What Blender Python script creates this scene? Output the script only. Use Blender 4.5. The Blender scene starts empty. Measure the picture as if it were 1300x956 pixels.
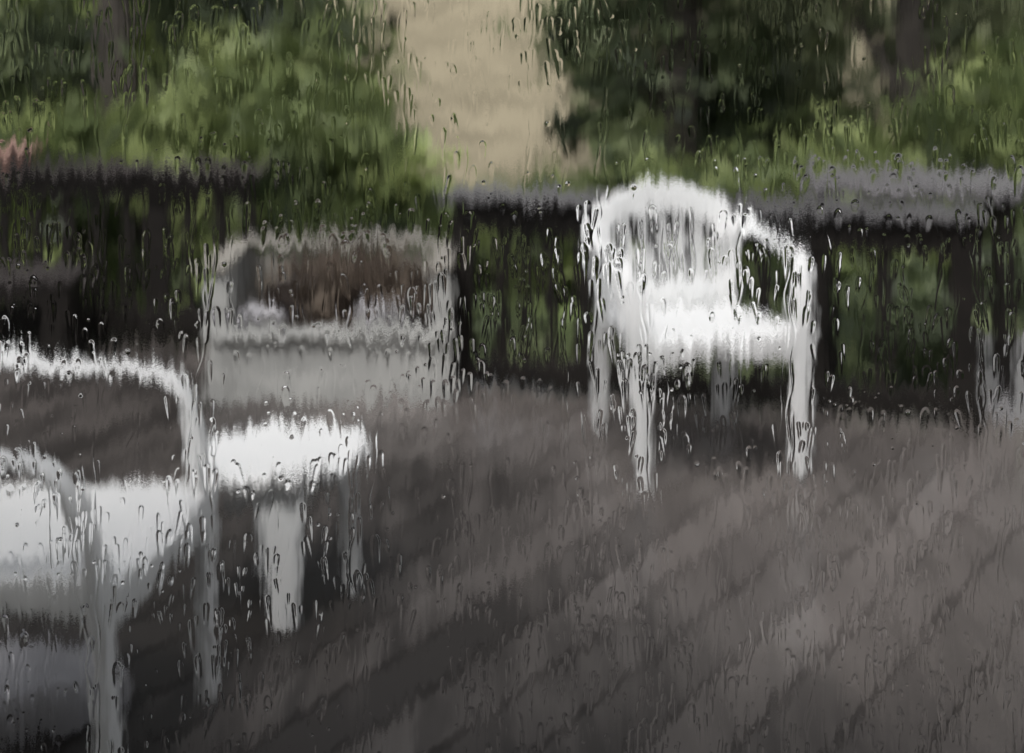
import bpy, bmesh, math, random
import numpy as np
from mathutils import Vector, Matrix
random.seed(7); rng=np.random.default_rng(11)
S=bpy.context.scene
S.view_settings.view_transform='Standard'; S.view_settings.look='None'; S.view_settings.exposure=0
COL=S.collection

# ---------------------------------------------------------------- materials
def mat(name,c1,c2=None,scale=5,rough=0.6,stretch=(1,1,1),bump=0.0,detail=6,rough2=None,spec=0.5,lo=0.35,hi=0.65):
    m=bpy.data.materials.new(name); m.use_nodes=True
    n=m.node_tree.nodes; l=m.node_tree.links; b=n['Principled BSDF']
    b.inputs['Roughness'].default_value=rough
    b.inputs['Specular IOR Level'].default_value=spec
    tc=n.new('ShaderNodeTexCoord'); mp=n.new('ShaderNodeMapping'); mp.inputs['Scale'].default_value=stretch
    l.new(tc.outputs['Object'],mp.inputs['Vector'])
    no=n.new('ShaderNodeTexNoise'); no.inputs['Scale'].default_value=scale; no.inputs['Detail'].default_value=detail
    l.new(mp.outputs['Vector'],no.inputs['Vector'])
    r=n.new('ShaderNodeValToRGB'); r.color_ramp.elements[0].position=lo; r.color_ramp.elements[1].position=hi
    r.color_ramp.elements[0].color=(*c1,1); r.color_ramp.elements[1].color=(*(c2 or c1),1)
    l.new(no.outputs['Fac'],r.inputs['Fac']); l.new(r.outputs['Color'],b.inputs['Base Color'])
    if rough2 is not None:
        mr=n.new('ShaderNodeMapRange'); mr.inputs['From Min'].default_value=.35; mr.inputs['From Max'].default_value=.65
        mr.inputs['To Min'].default_value=rough; mr.inputs['To Max'].default_value=rough2
        l.new(no.outputs['Fac'],mr.inputs['Value']); l.new(mr.outputs['Result'],b.inputs['Roughness'])
    if bump:
        bp=n.new('ShaderNodeBump'); bp.inputs['Strength'].default_value=bump; bp.inputs['Distance'].default_value=0.01
        l.new(no.outputs['Fac'],bp.inputs['Height']); l.new(bp.outputs['Normal'],b.inputs['Normal'])
    return m

M_white=mat('white_plastic',(.87,.87,.87),(.82,.83,.83),scale=9,rough=.42)
M_dark=mat('wet_dark_timber',(.010,.009,.008),(.024,.020,.018),scale=6,rough=.5,stretch=(2,2,8),spec=.3)
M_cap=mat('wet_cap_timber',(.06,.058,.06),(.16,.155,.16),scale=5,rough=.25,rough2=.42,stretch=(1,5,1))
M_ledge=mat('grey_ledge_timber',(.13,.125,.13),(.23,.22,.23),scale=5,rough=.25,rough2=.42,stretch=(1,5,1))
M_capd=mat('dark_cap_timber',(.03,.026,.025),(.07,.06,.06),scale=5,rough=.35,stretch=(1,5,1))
M_box=mat('weathered_planter_board',(.36,.36,.35),(.54,.54,.52),scale=5,rough=.6,stretch=(1,1,3))
M_rim=mat('planter_rim',(.27,.25,.215),(.38,.36,.33),scale=12,rough=.6)
M_soil=mat('soil',(.045,.037,.032),(.11,.09,.075),scale=20,rough=.9,bump=.6)
M_terra=mat('terracotta',(.42,.25,.21),(.52,.34,.29),scale=8,rough=.7)
M_stone=mat('pale_stone',(.38,.37,.39),(.54,.53,.55),scale=12,rough=.4,bump=.3)
M_conc=mat('wet_concrete',(.22,.215,.22),(.33,.32,.325),scale=4,rough=.35,bump=.2)
M_bark=mat('bark',(.025,.02,.017),(.07,.06,.05),scale=8,rough=.85,stretch=(3,3,.6),bump=.6)
M_wall=mat('painted_siding',(.45,.44,.41),(.5,.49,.46),scale=3,rough=.6)
M_room=mat('dark_room_paint',(.05,.048,.045),(.06,.058,.055),scale=3,rough=.8)
M_frame=mat('window_frame_paint',(.6,.6,.58),(.65,.65,.63),scale=6,rough=.4)

def deckmat():
    m=bpy.data.materials.new('wet_deck_boards'); m.use_nodes=True
    n=m.node_tree.nodes; l=m.node_tree.links; b=n['Principled BSDF']
    at=n.new('ShaderNodeAttribute'); at.attribute_name='tint'
    tc=n.new('ShaderNodeTexCoord')
    mp=n.new('ShaderNodeMapping'); mp.inputs['Rotation'].default_value=(0,0,math.radians(34)); mp.inputs['Scale'].default_value=(14,1.2,1)
    l.new(tc.outputs['Object'],mp.inputs['Vector'])
    gr=n.new('ShaderNodeTexNoise'); gr.inputs['Scale'].default_value=1.2; gr.inputs['Detail'].default_value=8
    l.new(mp.outputs['Vector'],gr.inputs['Vector'])
    bg=n.new('ShaderNodeTexNoise'); bg.inputs['Scale'].default_value=1.5; bg.inputs['Detail'].default_value=6
    l.new(tc.outputs['Object'],bg.inputs['Vector'])
    a=n.new('ShaderNodeMath'); a.operation='MULTIPLY_ADD'; a.inputs[1].default_value=.38
    l.new(at.outputs['Fac'],a.inputs[0]); l.new(gr.outputs['Fac'],a.inputs[2])
    a2=n.new('ShaderNodeMath'); a2.operation='ADD'; l.new(a.outputs[0],a2.inputs[0]); l.new(bg.outputs['Fac'],a2.inputs[1])
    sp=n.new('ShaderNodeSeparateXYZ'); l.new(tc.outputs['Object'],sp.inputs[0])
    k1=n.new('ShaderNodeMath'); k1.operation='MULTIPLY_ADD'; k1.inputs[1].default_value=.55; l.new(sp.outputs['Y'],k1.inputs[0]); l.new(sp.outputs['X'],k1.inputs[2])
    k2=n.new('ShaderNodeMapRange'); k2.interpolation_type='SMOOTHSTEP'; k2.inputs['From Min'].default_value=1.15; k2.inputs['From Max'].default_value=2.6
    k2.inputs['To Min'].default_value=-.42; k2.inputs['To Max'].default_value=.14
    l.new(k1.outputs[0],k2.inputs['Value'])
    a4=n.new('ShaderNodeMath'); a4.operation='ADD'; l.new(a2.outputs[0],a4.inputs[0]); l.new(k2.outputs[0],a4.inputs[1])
    r=n.new('ShaderNodeValToRGB'); e=r.color_ramp.elements
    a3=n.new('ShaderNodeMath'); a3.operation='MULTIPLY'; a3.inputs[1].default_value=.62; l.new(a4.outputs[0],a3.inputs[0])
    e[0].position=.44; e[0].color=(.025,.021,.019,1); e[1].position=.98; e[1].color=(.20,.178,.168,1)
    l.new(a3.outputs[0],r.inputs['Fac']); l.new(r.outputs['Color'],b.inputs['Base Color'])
    mr=n.new('ShaderNodeMapRange'); mr.inputs['From Min'].default_value=.5; mr.inputs['From Max'].default_value=.85
    mr.inputs['To Min'].default_value=.55; mr.inputs['To Max'].default_value=.22
    l.new(a3.outputs[0],mr.inputs['Value']); l.new(mr.outputs['Result'],b.inputs['Roughness'])
    bp=n.new('ShaderNodeBump'); bp.inputs['Strength'].default_value=.3; bp.inputs['Distance'].default_value=.004
    l.new(gr.outputs['Fac'],bp.inputs['Height']); l.new(bp.outputs['Normal'],b.inputs['Normal'])
    return m
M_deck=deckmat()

def leafmat(name,dark,mid,bright):
    m=bpy.data.materials.new(name); m.use_nodes=True
    n=m.node_tree.nodes; l=m.node_tree.links; b=n['Principled BSDF']
    b.inputs['Roughness'].default_value=.5
    at=n.new('ShaderNodeAttribute'); at.attribute_name='tint'
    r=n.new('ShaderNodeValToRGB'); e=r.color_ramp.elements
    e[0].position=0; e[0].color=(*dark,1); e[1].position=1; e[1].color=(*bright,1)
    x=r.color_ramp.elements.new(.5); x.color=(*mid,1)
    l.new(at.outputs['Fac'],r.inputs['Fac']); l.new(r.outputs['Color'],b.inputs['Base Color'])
    t=n.new('ShaderNodeBsdfTranslucent'); l.new(r.outputs['Color'],t.inputs['Color'])
    mx=n.new('ShaderNodeMixShader'); mx.inputs[0].default_value=.35
    l.new(b.outputs[0],mx.inputs[1]); l.new(t.outputs[0],mx.inputs[2])
    l.new(mx.outputs[0],n['Material Output'].inputs['Surface'])
    return m
M_leafA=leafmat('fresh_leaves',(.03,.043,.02),(.175,.225,.09),(.44,.51,.21))
M_leafB=leafmat('dark_leaves',(.04,.053,.035),(.16,.20,.11),(.38,.44,.23))
M_leafC=leafmat('pale_leaves',(.065,.08,.05),(.23,.26,.15),(.44,.47,.27))
M_dead=leafmat('dry_stems',(.06,.045,.038),(.15,.115,.09),(.30,.25,.20))

# ---------------------------------------------------------------- helpers
def empty(name,loc=(0,0,0),rz=0):
    o=bpy.data.objects.new(name,None); o.location=loc; o.rotation_euler=(0,0,rz); COL.objects.link(o); return o
def obj_from(name,verts,faces,m,parent=None,smooth=False):
    me=bpy.data.meshes.new(name); me.from_pydata(verts,[],faces); me.update()
    o=bpy.data.objects.new(name,me); COL.objects.link(o); me.materials.append(m)
    if parent: o.parent=parent
    if smooth:
        me.polygons.foreach_set('use_smooth',[True]*len(me.polygons))
    return o
def bevel(o,w=.004,s=2):
    b=o.modifiers.new('bevel','BEVEL'); b.width=w; b.segments=s; b.limit_method='ANGLE'
def box(name,c,size,m,parent=None,rz=0,bw=.004,rx=0,ry=0):
    x,y,z=[s/2 for s in size]
    v=[(-x,-y,-z),(x,-y,-z),(x,y,-z),(-x,y,-z),(-x,-y,z),(x,-y,z),(x,y,z),(-x,y,z)]
    f=[(0,3,2,1),(4,5,6,7),(0,1,5,4),(1,2,6,5),(2,3,7,6),(3,0,4,7)]
    o=obj_from(name,v,f,m,parent); o.location=c; o.rotation_euler=(rx,ry,rz)
    if bw: bevel(o,bw)
    return o
def catmull(P,n=8):
    P=[np.array(p,float) for p in P]; Q=[2*P[0]-P[1]]+P+[2*P[-1]-P[-2]]; out=[]
    for i in range(1,len(Q)-2):
        for k in range(n):
            t=k/n; a,b,c,d=Q[i-1],Q[i],Q[i+1],Q[i+2]
            out.append(.5*((2*b)+(-a+c)*t+(2*a-5*b+4*c-d)*t*t+(-a+3*b-3*c+d)*t**3))
    out.append(P[-1]); return np.array(out)
def sweep(name,ctrl,m,parent,n=8,closed_bow=0.0):
    A=catmull([list(c[0])+list(c[1])+[c[2],c[3]] for c in ctrl],n)
    V=[];F=[];K=10
    for i,a in enumerate(A):
        p=a[:3]; t=(A[min(i+1,len(A)-1)][:3]-A[max(i-1,0)][:3]); t/=np.linalg.norm(t)
        s=a[3:6]-t*np.dot(a[3:6],t); s/=np.linalg.norm(s); u=np.cross(t,s); w,h=a[6]/2,a[7]/2
        for k in range(K):
            an=2*math.pi*k/K; cx,cy=math.cos(an),math.sin(an)
            ex=abs(cx)**.55*np.sign(cx); ey=abs(cy)**.7*np.sign(cy)
            V.append(tuple(p+s*w*ex+u*(h*ey+closed_bow*w*(1-ex*ex))))
    for i in range(len(A)-1):
        for k in range(K):
            F.append((i*K+k,i*K+(k+1)%K,(i+1)*K+(k+1)%K,(i+1)*K+k))
    F.append(tuple(range(K))[::-1]); F.append(tuple((len(A)-1)*K+k for k in range(K)))
    return obj_from(name,V,F,m,parent,smooth=True)

# ---------------------------------------------------------------- plastic chair
def chair(name,loc,rz):
    R=empty(name,loc,rz)
    nx,ny=21,21; V=[];F=[]
    for j in range(ny):
        v=j/(ny-1); y=-.235+v*.43
        hw=.232-.035*v
        if v<.15: hw-= .03*(1-v/.15)**2
        for i in range(nx):
            u=i/(nx-1)*2-1
            z=.415-.012*(1-u*u)*math.sin(math.pi*v)-.02*v
            if v<.12: z-=.035*(1-v/.12)**2
            if abs(u)>.88: z-=.03*((abs(u)-.88)/.12)**2
            V.append((u*hw,y-.02*(1-u*u)*(1-v),z))
    for j in range(ny-1):
        for i in range(nx-1):
            a=j*nx+i; F.append((a,a+1,a+nx+1,a+nx))
    s=obj_from('seat',V,F,M_white,R,smooth=True)
    so=s.modifiers.new('t','SOLIDIFY'); so.thickness=.006; so.offset=-1
    for sx in(-1,1):
        sweep('side_skirt',[((sx*.222,-.2,.375),(0,0,1),.07,.008),((sx*.212,0,.37),(0,0,1),.055,.008),((sx*.197,.19,.365),(0,0,1),.07,.008)],M_white,R)
    sweep('front_skirt',[((-.215,-.235,.36),(0,0,1),.08,.008),((0,-.255,.37),(0,0,1),.055,.008),((.215,-.235,.36),(0,0,1),.08,.008)],M_white,R)
    for i,sx in enumerate((-1,1)):
        sweep(f'front_leg_{i+1}',[((sx*.222,-.238,0),(1,.0,0),.040,.028),((sx*.226,-.232,.2),(1,0,0),.054,.032),((sx*.234,-.222,.40),(1,0,0),.075,.036),((sx*.246,-.205,.50),(1,0.1,0),.062,.03),
             ((sx*.256,-.178,.565),(1,0,0),.058,.02),((sx*.262,-.12,.597),(1,0,0),.058,.018),((sx*.264,0,.603),(1,0,0),.058,.018),((sx*.256,.12,.612),(1,0,.15*sx),.058,.018),
             ((sx*.226,.205,.640),(.8,0,.5*sx),.062,.016)],M_white,R,closed_bow=0)
        sweep(f'back_leg_{i+1}',[((sx*.195,.265,0),(1,0,0),.04,.026),((sx*.195,.235,.2),(1,0,0),.05,.03),((sx*.195,.2,.40),(1,0,0),.055,.03),((sx*.208,.215,.52),(1,0,.0),.045,.02),((sx*.218,.235,.62),(1,0,0),.05,.016)],M_white,R)
    pts=[]
    for k in range(13):
        t=math.pi*k/12; cx=math.cos(t); sz=math.sin(t)
        pts.append(((.212*cx,.225+.055*sz,.58+.122*sz**.8),(0.45*cx,0.1,.25+sz),.082+.004*sz,.014))
    sweep('back_rim',pts,M_white,R,n=4)
    for k in range(7):
        u=(k-3)/3
        sweep(f'slat_{k+1}',[((u*.15,.185,.40),(1,0,0),.036,.008),((u*.160,.215,.52),(1,0,0),.028,.008),((u*.172,.25,.61),(1,0,0),.019,.008),((u*.172,.272,.58+.10*math.sqrt(max(.05,1-(u*.8)**2))),(1,0,0),.022,.008)],M_white,R)
    sweep('lower_back_band',[((-.2,.2,.44),(0,.1,1),.05,.008),((0,.198,.425),(0,.1,1),.08,.008),((.2,.2,.44),(0,.1,1),.05,.008)],M_white,R)
    return R
chair('plastic_chair',(.51,4.0,0),math.atan2(.24,1)*1.0)
chair('plastic_chair',(-.825,2.41,0),math.radians(83))

# ---------------------------------------------------------------- side table
def side_table(loc):
    R=empty('side_table',loc,math.radians(26))
    prof=[(0,.322),(.11,.322),(.168,.324),(.186,.328),(.195,.326),(.198,.316),(.196,.294),(.190,.290),(.186,.296),(.182,.312),(0,.312)]
    V=[];F=[];K=48
    for r,z in prof:
        for k in range(K):
            a=2*math.pi*k/K; V.append((r*math.cos(a),r*math.sin(a)*.93,z))
    for i in range(len(prof)-1):
        for k in range(K): F.append((i*K+k,i*K+(k+1)%K,(i+1)*K+(k+1)%K,(i+1)*K+k))
    t=obj_from('table_top',V,F,M_white,R,smooth=True)
    for i,a in enumerate((-102,-12,78,168)):
        a=math.radians(a); d=np.array([math.cos(a),math.sin(a),0]); sd=(-d[1],d[0],0)
        sweep(f'leg_{i+1}',[(tuple(d*.162),sd,.055,.03),(tuple(d*.155+np.array([0,0,.12])),sd,.072,.034),(tuple(d*.145+np.array([0,0,.24])),sd,.10,.036),(tuple(d*.13+np.array([0,0,.312])),sd,.14,.03)],M_white,R)
    sweep('brace_a',[((-.12,0,.22),(0,0,1),.03,.008),((0,0,.23),(0,0,1),.03,.008),((.12,0,.22),(0,0,1),.03,.008)],M_white,R)
    sweep('brace_b',[((0,-.12,.225),(0,0,1),.03,.008),((0,0,.235),(0,0,1),.03,.008),((0,.12,.225),(0,0,1),.03,.008)],M_white,R)
side_table((-.51,3.06,0))

# ---------------------------------------------------------------- deck
def rail_y(x): return 4.70-.28*x    # right-hand rail line
def deck():
    bm=bmesh.new(); tl=bm.faces.layers.float.new('tint')
    ang=math.radians(34)
    d=Vector((math.sin(ang),math.cos(ang),0)); s=Vector((math.cos(ang),-math.sin(ang),0))
    W=.14;G=.010
    def region(planes):
        sub=bmesh.new(); t2=sub.faces.layers.float.new('tint')
        r2=random.Random(5)
        for k in range(-60,60):
            t=r2.random()
            c=s*(k*W); z0,z1=-.035,0
            a=c-s*(W/2-G/2); b=c+s*(W/2-G/2)
            pr=[a+d*-9,b+d*-9,b+d*9,a+d*9]
            vs=[sub.verts.new((p.x,p.y,z)) for z in(z0,z1) for p in pr]
            for f in [(0,3,2,1),(4,5,6,7),(0,1,5,4),(1,2,6,5),(2,3,7,6),(3,0,4,7)]:
                ff=sub.faces.new([vs[i] for i in f]); ff[t2]=t
        for co,no in planes:
            bmesh.ops.bisect_plane(sub,geom=sub.verts[:]+sub.edges[:]+sub.faces[:],plane_co=co,plane_no=no,clear_outer=True)
        me=bpy.data.meshes.new('tmp'); sub.to_mesh(me); sub.free(); return me
    nrm=Vector((.28,1,0)).normalized()
    A=region([((-.25,0,0),(1,0,0)),((-5,0,0),(-1,0,0)),((0,.80,0),(0,-1,0)),((0,5.45,0),(0,1,0))])
    B=region([((-.25,0,0),(-1,0,0)),((5,0,0),(1,0,0)),((0,.80,0),(0,-1,0)),(Vector((0,4.80,0)),nrm)])
    bm.from_mesh(A); bm.from_mesh(B)
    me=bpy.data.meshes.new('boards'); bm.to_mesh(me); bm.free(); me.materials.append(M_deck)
    R=empty('timber_deck')
    o=bpy.data.objects.new('boards',me); COL.objects.link(o); o.parent=R
    box('fascia_back',(-2.62,5.47,-.12),(4.74,.035,.2),M_dark,R)
    a=math.atan2(-.28,1); L=5.25*math.sqrt(1+.28**2)
    box('fascia_right',(2.37,4.80-.28*2.37+.03,-.12),(L,.035,.2),M_dark,R,rz=a)
    box('substructure',(0,2.7,-.25),(9.6,3.4,.05),M_dark,R,bw=0)
deck()

# ---------------------------------------------------------------- railings
def beam(name,p,q,h,w,m,R):
    p=Vector(p);q=Vector(q);d=q-p;c=(p+q)/2
    return box(name,c,(d.length,w,h),m,R,rz=math.atan2(d.y,d.x))
R=empty('deck_railing')
x0,x1=-.20,1.44
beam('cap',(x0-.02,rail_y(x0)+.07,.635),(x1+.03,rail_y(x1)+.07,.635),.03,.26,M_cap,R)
beam('apron',(x0,rail_y(x0),.570),(x1,rail_y(x1),.570),.095,.03,M_dark,R)
beam('bottom_rail',(x0,rail_y(x0),.065),(x1,rail_y(x1),.065),.07,.04,M_dark,R)
for i,(x,w) in enumerate([(-.165,.085),(-.03,.05),(.05,.045),(.13,.05),(.24,.06),(.36,.045),(.47,.045),(.58,.05),(.69,.045),(.80,.045),(.965,.055),(1.165,.055),(1.39,.09)]):
    box(f'baluster_{i+1}',(x,rail_y(x)+.025,.29),(w,w*.8,.555),M_dark,R,rz=-.27)
R=empty('deck_railing')
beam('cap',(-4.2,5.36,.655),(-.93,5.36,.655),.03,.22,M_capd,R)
beam('apron',(-4.2,5.30,.60),(-.98,5.30,.60),.08,.03,M_dark,R)
beam('bottom_rail',(-4.2,5.30,.09),(-.98,5.30,.09),.10,.04,M_dark,R)
x=-4.1;i=0
while x<-.95:
    w=.10 if i%6==0 else .05
    box(f'baluster_{i+1}',(x,5.335,.30),(w,.05,.58),M_dark,R); x+=.115; i+=1
R=empty('deck_bench')
for k in range(3): box(f'seat_board_{k+1}',(-2.55,5.00+.09*k,.31),(2.0,.082,.035),M_capd,R)
box('bench_skirt',(-2.55,4.985,.26),(1.9,.025,.06),M_dark,R)
for i,xx in enumerate((-3.45,-2.6,-1.62)): box(f'bench_leg_{i+1}',(xx,5.09,.146),(.09,.22,.288),M_dark,R)

R=empty('ledge_table',(1.42,4.98,0),-.27)
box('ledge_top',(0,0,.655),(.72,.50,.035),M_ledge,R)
for i,(a,b) in enumerate(((-.3,-.17),(.3,-.17),(-.3,.17),(.3,.17))): box(f'ledge_leg_{i+1}',(a,b,.12),(.06,.06,1.035),M_dark,R)

# ---------------------------------------------------------------- planter box
R=empty('planter_box',(-.59,4.78,0),0)
box('front_panel',(0,-.22,.105),(.70,.03,.21),M_box,R)
box('front_top_rail',(0,-.235,.225),(.76,.07,.028),M_box,R)
for i,sx in enumerate((-1,1)):
    box(f'front_post_{i+1}',(sx*.360,-.215,.20),(.075,.055,.40),M_box,R)
    box(f'back_post_{i+1}',(sx*.365,.215,.215),(.055,.055,.43),M_box,R)
    box(f'side_panel_{i+1}',(sx*.365,0,.205),(.03,.37,.37),M_box,R)
    box(f'side_cap_{i+1}',(sx*.36,0,.442),(.085,.52,.026),M_rim,R)
box('back_panel',(0,.22,.205),(.67,.03,.38),M_rim,R)
box('back_cap',(0,.22,.444),(.63,.09,.024),M_rim,R)
V=[];F=[];nx=24;ny=14
for j in range(ny):
    for i in range(nx):
        u=i/(nx-1)*2-1; v=j/(ny-1)*2-1
        V.append((u*.33,v*.19,.17+.10*(1-u*u)*(1-v*v)+random.uniform(-.012,.012)))
for j in range(ny-1):
    for i in range(nx-1): a=j*nx+i; F.append((a,a+1,a+nx+1,a+nx))
obj_from('soil_mound',V,F,M_soil,R,smooth=True)
# ---------------------------------------------------------------- foliage
def leaves(name,blobs,n,size,m,parent=None,clump=.16,aspect=2.0,cl=60,seed=1,tbias=0.0):
    g=np.random.default_rng(seed); C=[];T=[]
    vol=np.array([b[1][0]*b[1][1]*b[1][2] for b in blobs])**.7; vol/=vol.sum()
    for b,f in zip(blobs,vol):
        nc=max(3,int(n*f/cl)); u=g.normal(size=(nc,3)); u/=np.linalg.norm(u,axis=1)[:,None]
        r=g.uniform(.45,1.08,nc)[:,None]; cc=np.array(b[0])+u*r*np.array(b[1])
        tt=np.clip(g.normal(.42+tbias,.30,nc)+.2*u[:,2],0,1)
        k=cl; L=np.repeat(cc,k,0)+g.normal(size=(nc*k,3))*clump*g.uniform(.5,1.2,(nc,1)).repeat(k,0)
        C.append(L); T.append(np.clip(np.repeat(tt,k)+g.normal(0,.08,nc*k),0,1))
    C=np.concatenate(C);T=np.concatenate(T);N=len(C)
    a=g.normal(size=(N,3)); a/=np.linalg.norm(a,axis=1)[:,None]
    b=g.normal(size=(N,3)); b-=a*(a*b).sum(1)[:,None]; b/=np.linalg.norm(b,axis=1)[:,None]
    sz=size*g.uniform(.6,1.4,N)[:,None]; a=a*sz*aspect/2; b=b*sz/2
    V=np.stack([C-a,C+b,C+a,C-b],1).reshape(-1,3)
    me=bpy.data.meshes.new(name); me.vertices.add(4*N); me.vertices.foreach_set('co',V.ravel())
    me.loops.add(4*N); me.loops.foreach_set('vertex_index',np.arange(4*N))
    me.polygons.add(N); me.polygons.foreach_set('loop_start',np.arange(N)*4); me.polygons.foreach_set('loop_total',np.full(N,4))
    at=me.attributes.new('tint','FLOAT','FACE'); at.data.foreach_set('value',T.astype(np.float32))
    me.update(); me.validate(); me.materials.append(m)
    o=bpy.data.objects.new(name,me); COL.objects.link(o)
    if parent:o.parent=parent
    return o
leaves('dry_plant',[((.03,.03,.30),(.22,.12,.08))],1800,.03,M_dead,R,clump=.035,aspect=4,cl=25,seed=3)
for i,(a,b,c) in enumerate(((-.27,-.1,.085),(-.2,-.13,.06),(.12,-.12,.08),(.21,-.1,.065))):
    Vs=[];Fs=[];K=14
    for j in range(8):
        ph=math.pi*j/7
        for k in range(K):
            t=2*math.pi*k/K; rr=c*(1+.12*math.sin(2*t+i)+.08*math.cos(3*ph+i))*.5
            Vs.append((a+rr*1.3*math.sin(ph)*math.cos(t),b+rr*math.sin(ph)*math.sin(t),.255+rr*.8*math.cos(ph)))
    for j in range(7):
        for k in range(K): Fs.append((j*K+k,(j+1)*K+k,(j+1)*K+(k+1)%K,j*K+(k+1)%K))
    obj_from(f'white_pebble_{i+1}',Vs,Fs,M_stone,R,smooth=True)

def ground_z(x,y):
    z=-.4
    if y>13: z+= (y-13)*.02 + max(0,y-16)*.13*min(1,(y-13)/20)
    return min(z,60)
def tree(name,x,y,h,r,blobs,n,m,seed,lean=0):
    R=empty(name); z=ground_z(x,y); g=random.Random(seed)
    P=[(x,y,z-.1),(x+lean*.3+g.uniform(-.05,.05),y,z+h*.3),(x+lean*.7,y+g.uniform(-.1,.1),z+h*.65),(x+lean,y,z+h)]
    sweep('trunk',[(P[0],(1,0,0),r*2.3,r*2.3),(P[1],(1,0,0),r*1.7,r*1.7),(P[2],(1,0,0),r*1.1,r*1.1),(P[3],(1,0,0),r*.4,r*.4)],M_bark,R)
    for i,b in enumerate(blobs):
        c=np.array(b[0]); t=max(.15,min(.85,(c[2]-z-.5)/h)); s=np.array(P[0])*(1-t)+np.array(P[3])*t
        mid=(s+c)/2+np.array([0,0,.12])
        sweep(f'limb_{i+1}',[(tuple(s),(1,0,.1),r*.8,r*.8),(tuple(mid),(1,0,.1),r*.5,r*.5),(tuple(c),(1,0,.1),r*.2,r*.2)],M_bark,R,n=5)
    leaves('crown',blobs,n,.075,m,R,clump=.15,seed=seed)
    return R
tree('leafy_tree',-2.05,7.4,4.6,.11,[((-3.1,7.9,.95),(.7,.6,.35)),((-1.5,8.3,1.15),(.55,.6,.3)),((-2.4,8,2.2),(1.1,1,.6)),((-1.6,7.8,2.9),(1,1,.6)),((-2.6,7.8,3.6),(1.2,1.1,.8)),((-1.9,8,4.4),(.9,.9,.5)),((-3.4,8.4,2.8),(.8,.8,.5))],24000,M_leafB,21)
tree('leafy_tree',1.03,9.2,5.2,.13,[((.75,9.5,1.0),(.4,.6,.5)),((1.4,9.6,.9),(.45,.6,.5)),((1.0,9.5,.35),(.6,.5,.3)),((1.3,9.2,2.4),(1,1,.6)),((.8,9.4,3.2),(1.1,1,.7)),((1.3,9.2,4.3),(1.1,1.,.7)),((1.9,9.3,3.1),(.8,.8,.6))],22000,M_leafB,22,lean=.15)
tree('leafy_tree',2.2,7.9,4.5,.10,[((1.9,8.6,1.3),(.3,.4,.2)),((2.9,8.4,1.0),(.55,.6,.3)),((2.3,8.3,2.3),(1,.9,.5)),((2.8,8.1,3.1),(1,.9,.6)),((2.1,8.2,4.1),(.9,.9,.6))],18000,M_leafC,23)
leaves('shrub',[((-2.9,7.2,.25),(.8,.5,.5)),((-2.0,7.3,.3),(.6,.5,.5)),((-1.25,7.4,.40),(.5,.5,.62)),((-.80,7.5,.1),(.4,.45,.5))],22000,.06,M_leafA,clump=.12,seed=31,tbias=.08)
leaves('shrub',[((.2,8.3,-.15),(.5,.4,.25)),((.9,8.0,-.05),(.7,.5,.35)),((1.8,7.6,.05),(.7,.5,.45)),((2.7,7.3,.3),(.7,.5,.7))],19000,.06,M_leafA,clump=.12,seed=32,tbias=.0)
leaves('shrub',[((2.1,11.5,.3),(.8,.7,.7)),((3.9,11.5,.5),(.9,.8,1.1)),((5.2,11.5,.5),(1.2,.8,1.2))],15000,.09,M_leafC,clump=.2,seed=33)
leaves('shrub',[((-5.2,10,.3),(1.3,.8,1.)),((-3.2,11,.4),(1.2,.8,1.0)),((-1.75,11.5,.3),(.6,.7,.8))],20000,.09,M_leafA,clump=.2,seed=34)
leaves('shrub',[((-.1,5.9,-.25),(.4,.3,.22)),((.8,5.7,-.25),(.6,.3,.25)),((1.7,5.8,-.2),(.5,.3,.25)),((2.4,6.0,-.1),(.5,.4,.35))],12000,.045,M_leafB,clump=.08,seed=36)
leaves('distant_trees',[((-30,70,12),(12,5,6)),((-8,85,14),(10,5,5)),((14,80,13),(12,5,6)),((38,72,12),(13,6,6))],16000,.9,M_leafB,clump=1.3,seed=35)

R=empty('terracotta_pot',(-1.89,5.34,.67))
prof=[(0,0),(.05,0),(.075,.10),(.085,.10),(.088,.13),(.078,.13),(.07,.11),(0,.105)];V=[];F=[];K=28
prof=[(r*1.0,z*.55) for r,z in prof]
for r,z in prof:
    for k in range(K): a=2*math.pi*k/K; V.append((r*math.cos(a),r*math.sin(a),z))
for i in range(len(prof)-1):
    for k in range(K): F.append((i*K+k,i*K+(k+1)%K,(i+1)*K+(k+1)%K,(i+1)*K+k))
obj_from('pot_body',V,F,M_terra,R,smooth=True)

V=[];F=[];K=40
for r,z in((.0,.085),(.12,.088),(.19,.082),(.22,.068),(.23,.04),(.225,0.001)):
    for k in range(K):
        a=2*math.pi*k/K; rr=r*(1+.05*math.sin(3*a+1)+.03*math.sin(7*a)); V.append((rr*math.cos(a)*1.0,rr*math.sin(a)*.55,z))
for i in range(5):
    for k in range(K): F.append((i*K+k,i*K+(k+1)%K,(i+1)*K+(k+1)%K,(i+1)*K+k))
o=obj_from('stone_slab',V,F,M_stone,None,smooth=True); o.location=(-.95,2.57,.002)

o=obj_from('concrete_paving',[(1.46,4.46,-.03),(5,3.47,-.03),(6,5.8,-.03),(1.75,5.6,-.03),(1.46,4.46,-.4),(5,3.47,-.4),(6,5.8,-.4),(1.75,5.6,-.4)],
   [(0,1,2,3),(0,4,5,1),(1,5,6,2),(2,6,7,3),(3,7,4,0)],M_conc)

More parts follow.
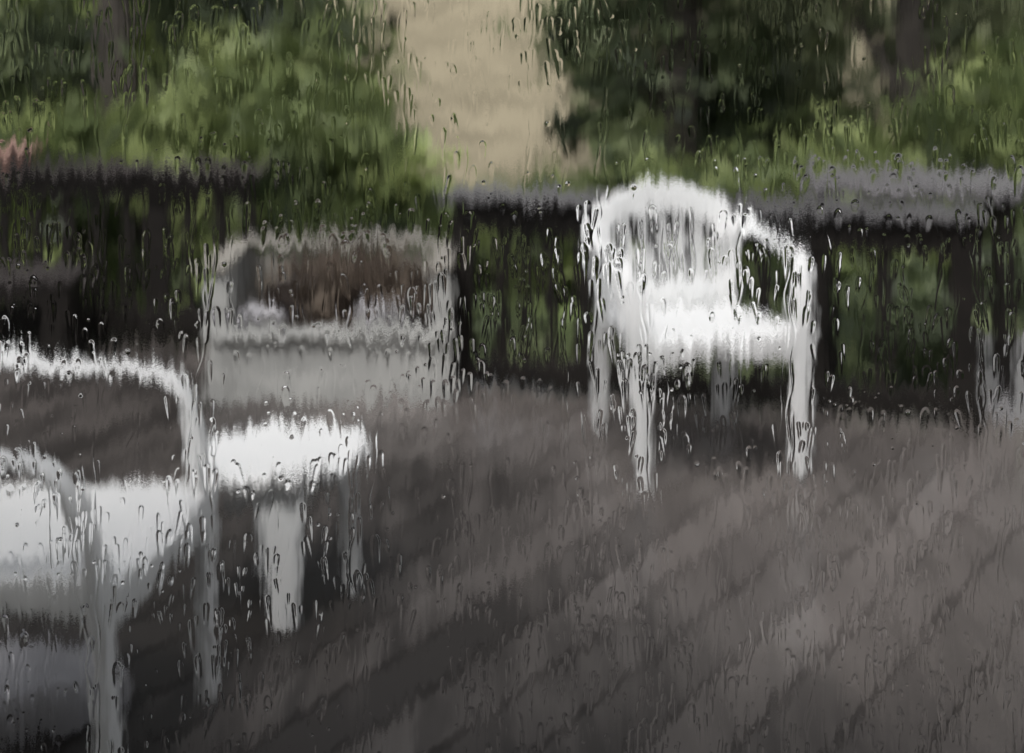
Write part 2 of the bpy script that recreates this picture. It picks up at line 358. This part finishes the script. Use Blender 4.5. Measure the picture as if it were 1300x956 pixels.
# ---------------------------------------------------------------- ground
def groundmat():
    m=bpy.data.materials.new('lawn_and_dry_field'); m.use_nodes=True
    n=m.node_tree.nodes; l=m.node_tree.links; b=n['Principled BSDF']; b.inputs['Roughness'].default_value=.9
    tc=n.new('ShaderNodeTexCoord'); sp=n.new('ShaderNodeSeparateXYZ'); l.new(tc.outputs['Object'],sp.inputs[0])
    no=n.new('ShaderNodeTexNoise'); no.inputs['Scale'].default_value=1.2; no.inputs['Detail'].default_value=8; l.new(tc.outputs['Object'],no.inputs['Vector'])
    g=n.new('ShaderNodeValToRGB'); g.color_ramp.elements[0].color=(.045,.065,.022,1); g.color_ramp.elements[1].color=(.17,.225,.08,1)
    g.color_ramp.elements[0].position=.38; g.color_ramp.elements[1].position=.62
    t=n.new('ShaderNodeValToRGB'); t.color_ramp.elements[0].color=(.21,.18,.115,1); t.color_ramp.elements[1].color=(.35,.30,.20,1)
    t.color_ramp.elements[0].position=.38; t.color_ramp.elements[1].position=.62
    l.new(no.outputs['Fac'],g.inputs[0]); l.new(no.outputs['Fac'],t.inputs[0])
    ad=n.new('ShaderNodeMath'); ad.operation='MULTIPLY_ADD'; ad.inputs[1].default_value=2.5; l.new(no.outputs['Fac'],ad.inputs[0]); l.new(sp.outputs['Y'],ad.inputs[2])
    mr=n.new('ShaderNodeMapRange'); mr.inputs['From Min'].default_value=13.5; mr.inputs['From Max'].default_value=15; l.new(ad.outputs[0],mr.inputs['Value'])
    mx=n.new('ShaderNodeMix'); mx.data_type='RGBA'; l.new(mr.outputs['Result'],mx.inputs['Factor']); l.new(g.outputs[0],mx.inputs['A']); l.new(t.outputs[0],mx.inputs['B'])
    l.new(mx.outputs['Result'],b.inputs['Base Color']); return m
ys=[-400,-60,-10,0,4,8,11,13,14,16,18,20,24,28,34,42,55,80,130,300,900,2500]; xs=[-2500,-600,-150,-50,-20,-10,-5,0,5,10,20,50,150,600,2500]
V=[(x,y,ground_z(x,y)) for y in ys for x in xs];F=[]
for j in range(len(ys)-1):
    for i in range(len(xs)-1): a=j*len(xs)+i; F.append((a,a+1,a+len(xs)+1,a+len(xs)))
obj_from('ground',V,F,groundmat(),smooth=True)

# ---------------------------------------------------------------- house around the window
WY=.70; WX=1.5; WZ0,WZ1=.45,1.80
R=empty('house')
def wbox(n,a,b,m): box(n,tuple((p+q)/2 for p,q in zip(a,b)),tuple(abs(q-p) for p,q in zip(a,b)),m,R,bw=0)
wbox('wall_left',(-4.5,.64,-.4),(-WX-.05,.78,2.7),M_wall); wbox('wall_right',(WX+.05,.64,-.4),(4.5,.78,2.7),M_wall)
wbox('wall_below_window',(-WX-.05,.64,-.4),(WX+.05,.78,WZ0-.05),M_wall); wbox('wall_above_window',(-WX-.05,.64,WZ1+.05),(WX+.05,.78,2.7),M_wall)
wbox('room_back',(-4.5,-3.5,-.05),(4.5,-3.4,2.6),M_room)
wbox('room_side_a',(-4.5,-3.4,-.05),(-4.4,.635,2.6),M_room); wbox('room_side_b',(4.4,-3.4,-.05),(4.5,.635,2.6),M_room)
wbox('room_floor',(-4.5,-3.5,-.16),(4.5,.635,-.06),M_room); wbox('room_ceiling',(-4.5,-3.5,2.605),(4.5,.635,2.7),M_room)
wbox('roof',(-4.8,-3.8,2.71),(4.8,.95,2.85),M_capd)

# ---------------------------------------------------------------- rain-covered window
W=empty('window')
def fb(n,a,b): box(n,tuple((p+q)/2 for p,q in zip(a,b)),tuple(abs(q-p) for p,q in zip(a,b)),M_frame,W,bw=.003)
fb('frame_left',(-WX-.048,.66,WZ0),(-WX+.001,.76,WZ1)); fb('frame_right',(WX-.001,.66,WZ0),(WX+.048,.76,WZ1))
fb('frame_bottom',(-WX-.048,.655,WZ0-.048),(WX+.048,.79,WZ0)); fb('frame_top',(-WX-.048,.655,WZ1),(WX+.048,.765,WZ1+.048))
def glassmat():
    m=bpy.data.materials.new('wet_window_glass'); m.use_nodes=True
    n=m.node_tree.nodes; l=m.node_tree.links; n.remove(n['Principled BSDF'])
    gl=n.new('ShaderNodeBsdfGlass'); gl.inputs['IOR'].default_value=1.36; gl.inputs['Roughness'].default_value=0
    ge=n.new('ShaderNodeNewGeometry')
    def noise(sx,sz,off):
        mp=n.new('ShaderNodeMapping'); mp.inputs['Scale'].default_value=(sx,1,sz); mp.inputs['Location'].default_value=(off,off,off)
        l.new(ge.outputs['Position'],mp.inputs['Vector'])
        t=n.new('ShaderNodeTexNoise'); t.inputs['Scale'].default_value=1; t.inputs['Detail'].default_value=1.5
        l.new(mp.outputs['Vector'],t.inputs['Vector'])
        s=n.new('ShaderNodeMath'); s.operation='SUBTRACT'; s.inputs[1].default_value=.5; l.new(t.outputs['Fac'],s.inputs[0]); return s.outputs[0]
    def op(o,a,b):
        q=n.new('ShaderNodeMath'); q.operation=o
        for i,v in enumerate((a,b)):
            if isinstance(v,(int,float)): q.inputs[i].default_value=v
            else: l.new(v,q.inputs[i])
        return q.outputs[0]
    mul=lambda a,b:op('MULTIPLY',a,b); add=lambda a,b:op('ADD',a,b)
    micro=mul(noise(1500,5200,3),.085)
    col=mul(noise(300,9,9),.068)
    mod=op('MAXIMUM',add(mul(noise(35,14,5),3.5),.8),.25)
    vz=mul(add(micro,col),mod)
    vx=mul(noise(900,60,14),.012)
    cb=n.new('ShaderNodeCombineXYZ'); l.new(vx,cb.inputs[0]); l.new(vz,cb.inputs[2])
    va=n.new('ShaderNodeVectorMath'); va.operation='ADD'; l.new(ge.outputs['Normal'],va.inputs[0]); l.new(cb.outputs[0],va.inputs[1])
    vn=n.new('ShaderNodeVectorMath'); vn.operation='NORMALIZE'; l.new(va.outputs[0],vn.inputs[0])
    l.new(vn.outputs[0],gl.inputs['Normal'])
    l.new(gl.outputs[0],n['Material Output'].inputs['Surface']); return m
M_glass=glassmat()
m2=bpy.data.materials.new('clear_glass'); m2.use_nodes=True
nn=m2.node_tree.nodes; nn.remove(nn['Principled BSDF']); gg=nn.new('ShaderNodeBsdfGlass'); gg.inputs['IOR'].default_value=1.36; gg.inputs['Roughness'].default_value=0
m2.node_tree.links.new(gg.outputs[0],nn['Material Output'].inputs['Surface'])
obj_from('inner_glass_face',[(-WX,WY-.004,WZ0),(WX,WY-.004,WZ0),(WX,WY-.004,WZ1),(-WX,WY-.004,WZ1)],[(0,1,2,3)],m2,W)

TW,TH=.6,.45; NX,NY=1500,1125; dx=TW/NX*1000
H=np.zeros((NY,NX),np.float32)   # mm
fx=np.fft.fftfreq(NX,dx)[None,:]; fy=np.fft.fftfreq(NY,dx)[:,None]
def film(lx,ly,amp,seed):
    g=np.random.default_rng(seed); w=np.fft.fft2(g.normal(size=(NY,NX)))
    f=np.exp(-((fx*lx)**2+(fy*ly)**2)*2.0); r=np.real(np.fft.ifft2(w*f)); return (r/r.std()*amp).astype(np.float32)
H+=film(14,16,.016,1)
H+=film(4.5,9,.005,2)
H+=film(1.6,30,.0018,4)
dens=film(60,50,1,3)
def stamp(cx,cy,hw,top,tail,h0,edge,skew=0):
    x0=int((cx-hw-1-abs(skew)*tail)/dx); x1=int((cx+hw+1+abs(skew)*tail)/dx)+2; y0=int((cy-tail)/dx); y1=int((cy+top+1)/dx)+2
    X=(np.arange(x0,x1)*dx)[None,:]-cx; Y=(np.arange(y0,y1)*dx)[:,None]-cy
    Xs=X-skew*Y
    a=np.where(Y>0,np.sqrt((Xs/hw)**2+(Y/top)**2),np.abs(Xs)/(hw*(1+.25*np.clip(Y/tail,-1,0))))
    e=np.clip((1-a)*hw/edge,0,1); e=e*e*(3-2*e)
    fade=np.clip(1+Y/tail,0,1)**1.3
    q=h0*e*np.where(Y>0,1,fade)
    ix=np.ix_(np.arange(y0,y1)%NY,np.arange(x0,x1)%NX)
    H[ix]=H[ix]+q.astype(np.float32)
g=np.random.default_rng(77)
n=0
while n<4300:
    cx=g.uniform(0,600); cy=g.uniform(0,450)
    if dens[int(cy/dx)%NY,int(cx/dx)%NX]+g.normal(0,1)<-.5: continue
    n+=1
    hw=g.choice([.5,.85,1.3,1.9],p=[.34,.38,.21,.07])*g.uniform(.8,1.2)
    stamp(cx,cy,hw,hw*g.uniform(1.1,2.6),g.uniform(3,16),g.uniform(.03,.14)*min(1.2,hw+.2),g.uniform(.42,.7),g.normal(0,.10))
for _ in range(420):
    cx=g.uniform(0,600); cy=g.uniform(0,450); r=g.choice([.5,.7,1.0],p=[.6,.3,.1])
    stamp(cx,cy,r,r,r*1.1,r*.35,r*.8)
xg=np.arange(-9,10)
for _ in range(280):
    x=g.uniform(0,600); L=int(g.uniform(20,150)/dx); y0=int(g.uniform(0,NY))
    st=g.normal(0,.055,L); sm=np.convolve(st,np.ones(25)/6,'same'); xp=x+np.cumsum(sm)+.35*np.sin(np.arange(L)*dx/g.uniform(2,6))
    w=g.uniform(.35,.75); hh=g.uniform(.02,.12)*w*(.65+.35*np.sin(np.arange(L)*dx/g.uniform(1.5,5)))*np.clip(np.minimum(np.arange(L),L-np.arange(L))/10,0,1)
    c=np.round(xp/dx).astype(int)
    for k in range(L):
        ii=c[k]+xg; d=(ii*dx-xp[k])/w
        H[(y0+k)%NY,ii%NX]+= (hh[k]*np.clip(1-d*d,0,1)**1.5).astype(np.float32)
ft=np.exp(-((fx*.4)**2+(fy*.45)**2)*2.0); H=np.real(np.fft.ifft2(np.fft.fft2(H)*ft)).astype(np.float32)
H-=H.min()
Hp=np.pad(H,((0,1),(0,1)),mode='wrap')
gx,gy=np.meshgrid(np.linspace(0,TW,NX+1),np.linspace(0,TH,NY+1))
co=np.stack([gx,Hp/1000.,gy],-1).astype(np.float32).reshape(-1)
me=bpy.data.meshes.new('rain_relief'); nv=(NX+1)*(NY+1); nf=NX*NY
me.vertices.add(nv); me.vertices.foreach_set('co',co)
a=(np.arange(NY)[:,None]*(NX+1)+np.arange(NX)[None,:]).ravel().astype(np.int32)
q=np.stack([a,a+NX+1,a+NX+2,a+1],1).ravel()
me.loops.add(4*nf); me.loops.foreach_set('vertex_index',q)
me.polygons.add(nf); me.polygons.foreach_set('loop_start',np.arange(nf,dtype=np.int32)*4); me.polygons.foreach_set('loop_total',np.full(nf,4,np.int32))
me.polygons.foreach_set('use_smooth',np.ones(nf,bool)); me.update(); me.materials.append(M_glass)
for j in range(3):
    for i in range(5):
        o=bpy.data.objects.new(f'rain_relief_{j*5+i+1}',me); COL.objects.link(o); o.parent=W
        o.location=(-1.5+i*TW,WY,WZ0+j*TH)

# ---------------------------------------------------------------- light
el,az=math.radians(58),math.radians(200)
w=bpy.data.worlds.new('World'); S.world=w; w.use_nodes=True; n=w.node_tree.nodes; l=w.node_tree.links
sk=n.new('ShaderNodeTexSky'); sk.sky_type='NISHITA'; sk.sun_disc=False; sk.sun_elevation=el; sk.sun_rotation=az
sk.air_density=1.0; sk.dust_density=4.0; sk.ozone_density=1
hs=n.new('ShaderNodeHueSaturation'); hs.inputs['Saturation'].default_value=.2
l.new(sk.outputs[0],hs.inputs['Color']); l.new(hs.outputs[0],n['Background'].inputs['Color']); n['Background'].inputs['Strength'].default_value=.15
sd=bpy.data.lights.new('sun','SUN'); sd.energy=1.5; sd.angle=math.radians(20); sd.color=(1,.98,.95)
so=bpy.data.objects.new('sun',sd); COL.objects.link(so)
dirv=Vector((math.sin(az)*math.cos(el),math.cos(az)*math.cos(el),math.sin(el)))
so.rotation_euler=dirv.to_track_quat('Z','Y').to_euler()

# ---------------------------------------------------------------- camera
cd=bpy.data.cameras.new('camera'); cam=bpy.data.objects.new('camera',cd); COL.objects.link(cam); S.camera=cam
cam.location=(0,0,1.3); cam.rotation_euler=(math.radians(90),0,0)
cd.lens=49.46; cd.sensor_width=36; cd.shift_y=-.3677; cd.clip_start=.01; cd.clip_end=5000
cd.dof.use_dof=True; cd.dof.focus_distance=.70; cd.dof.aperture_fstop=6.2
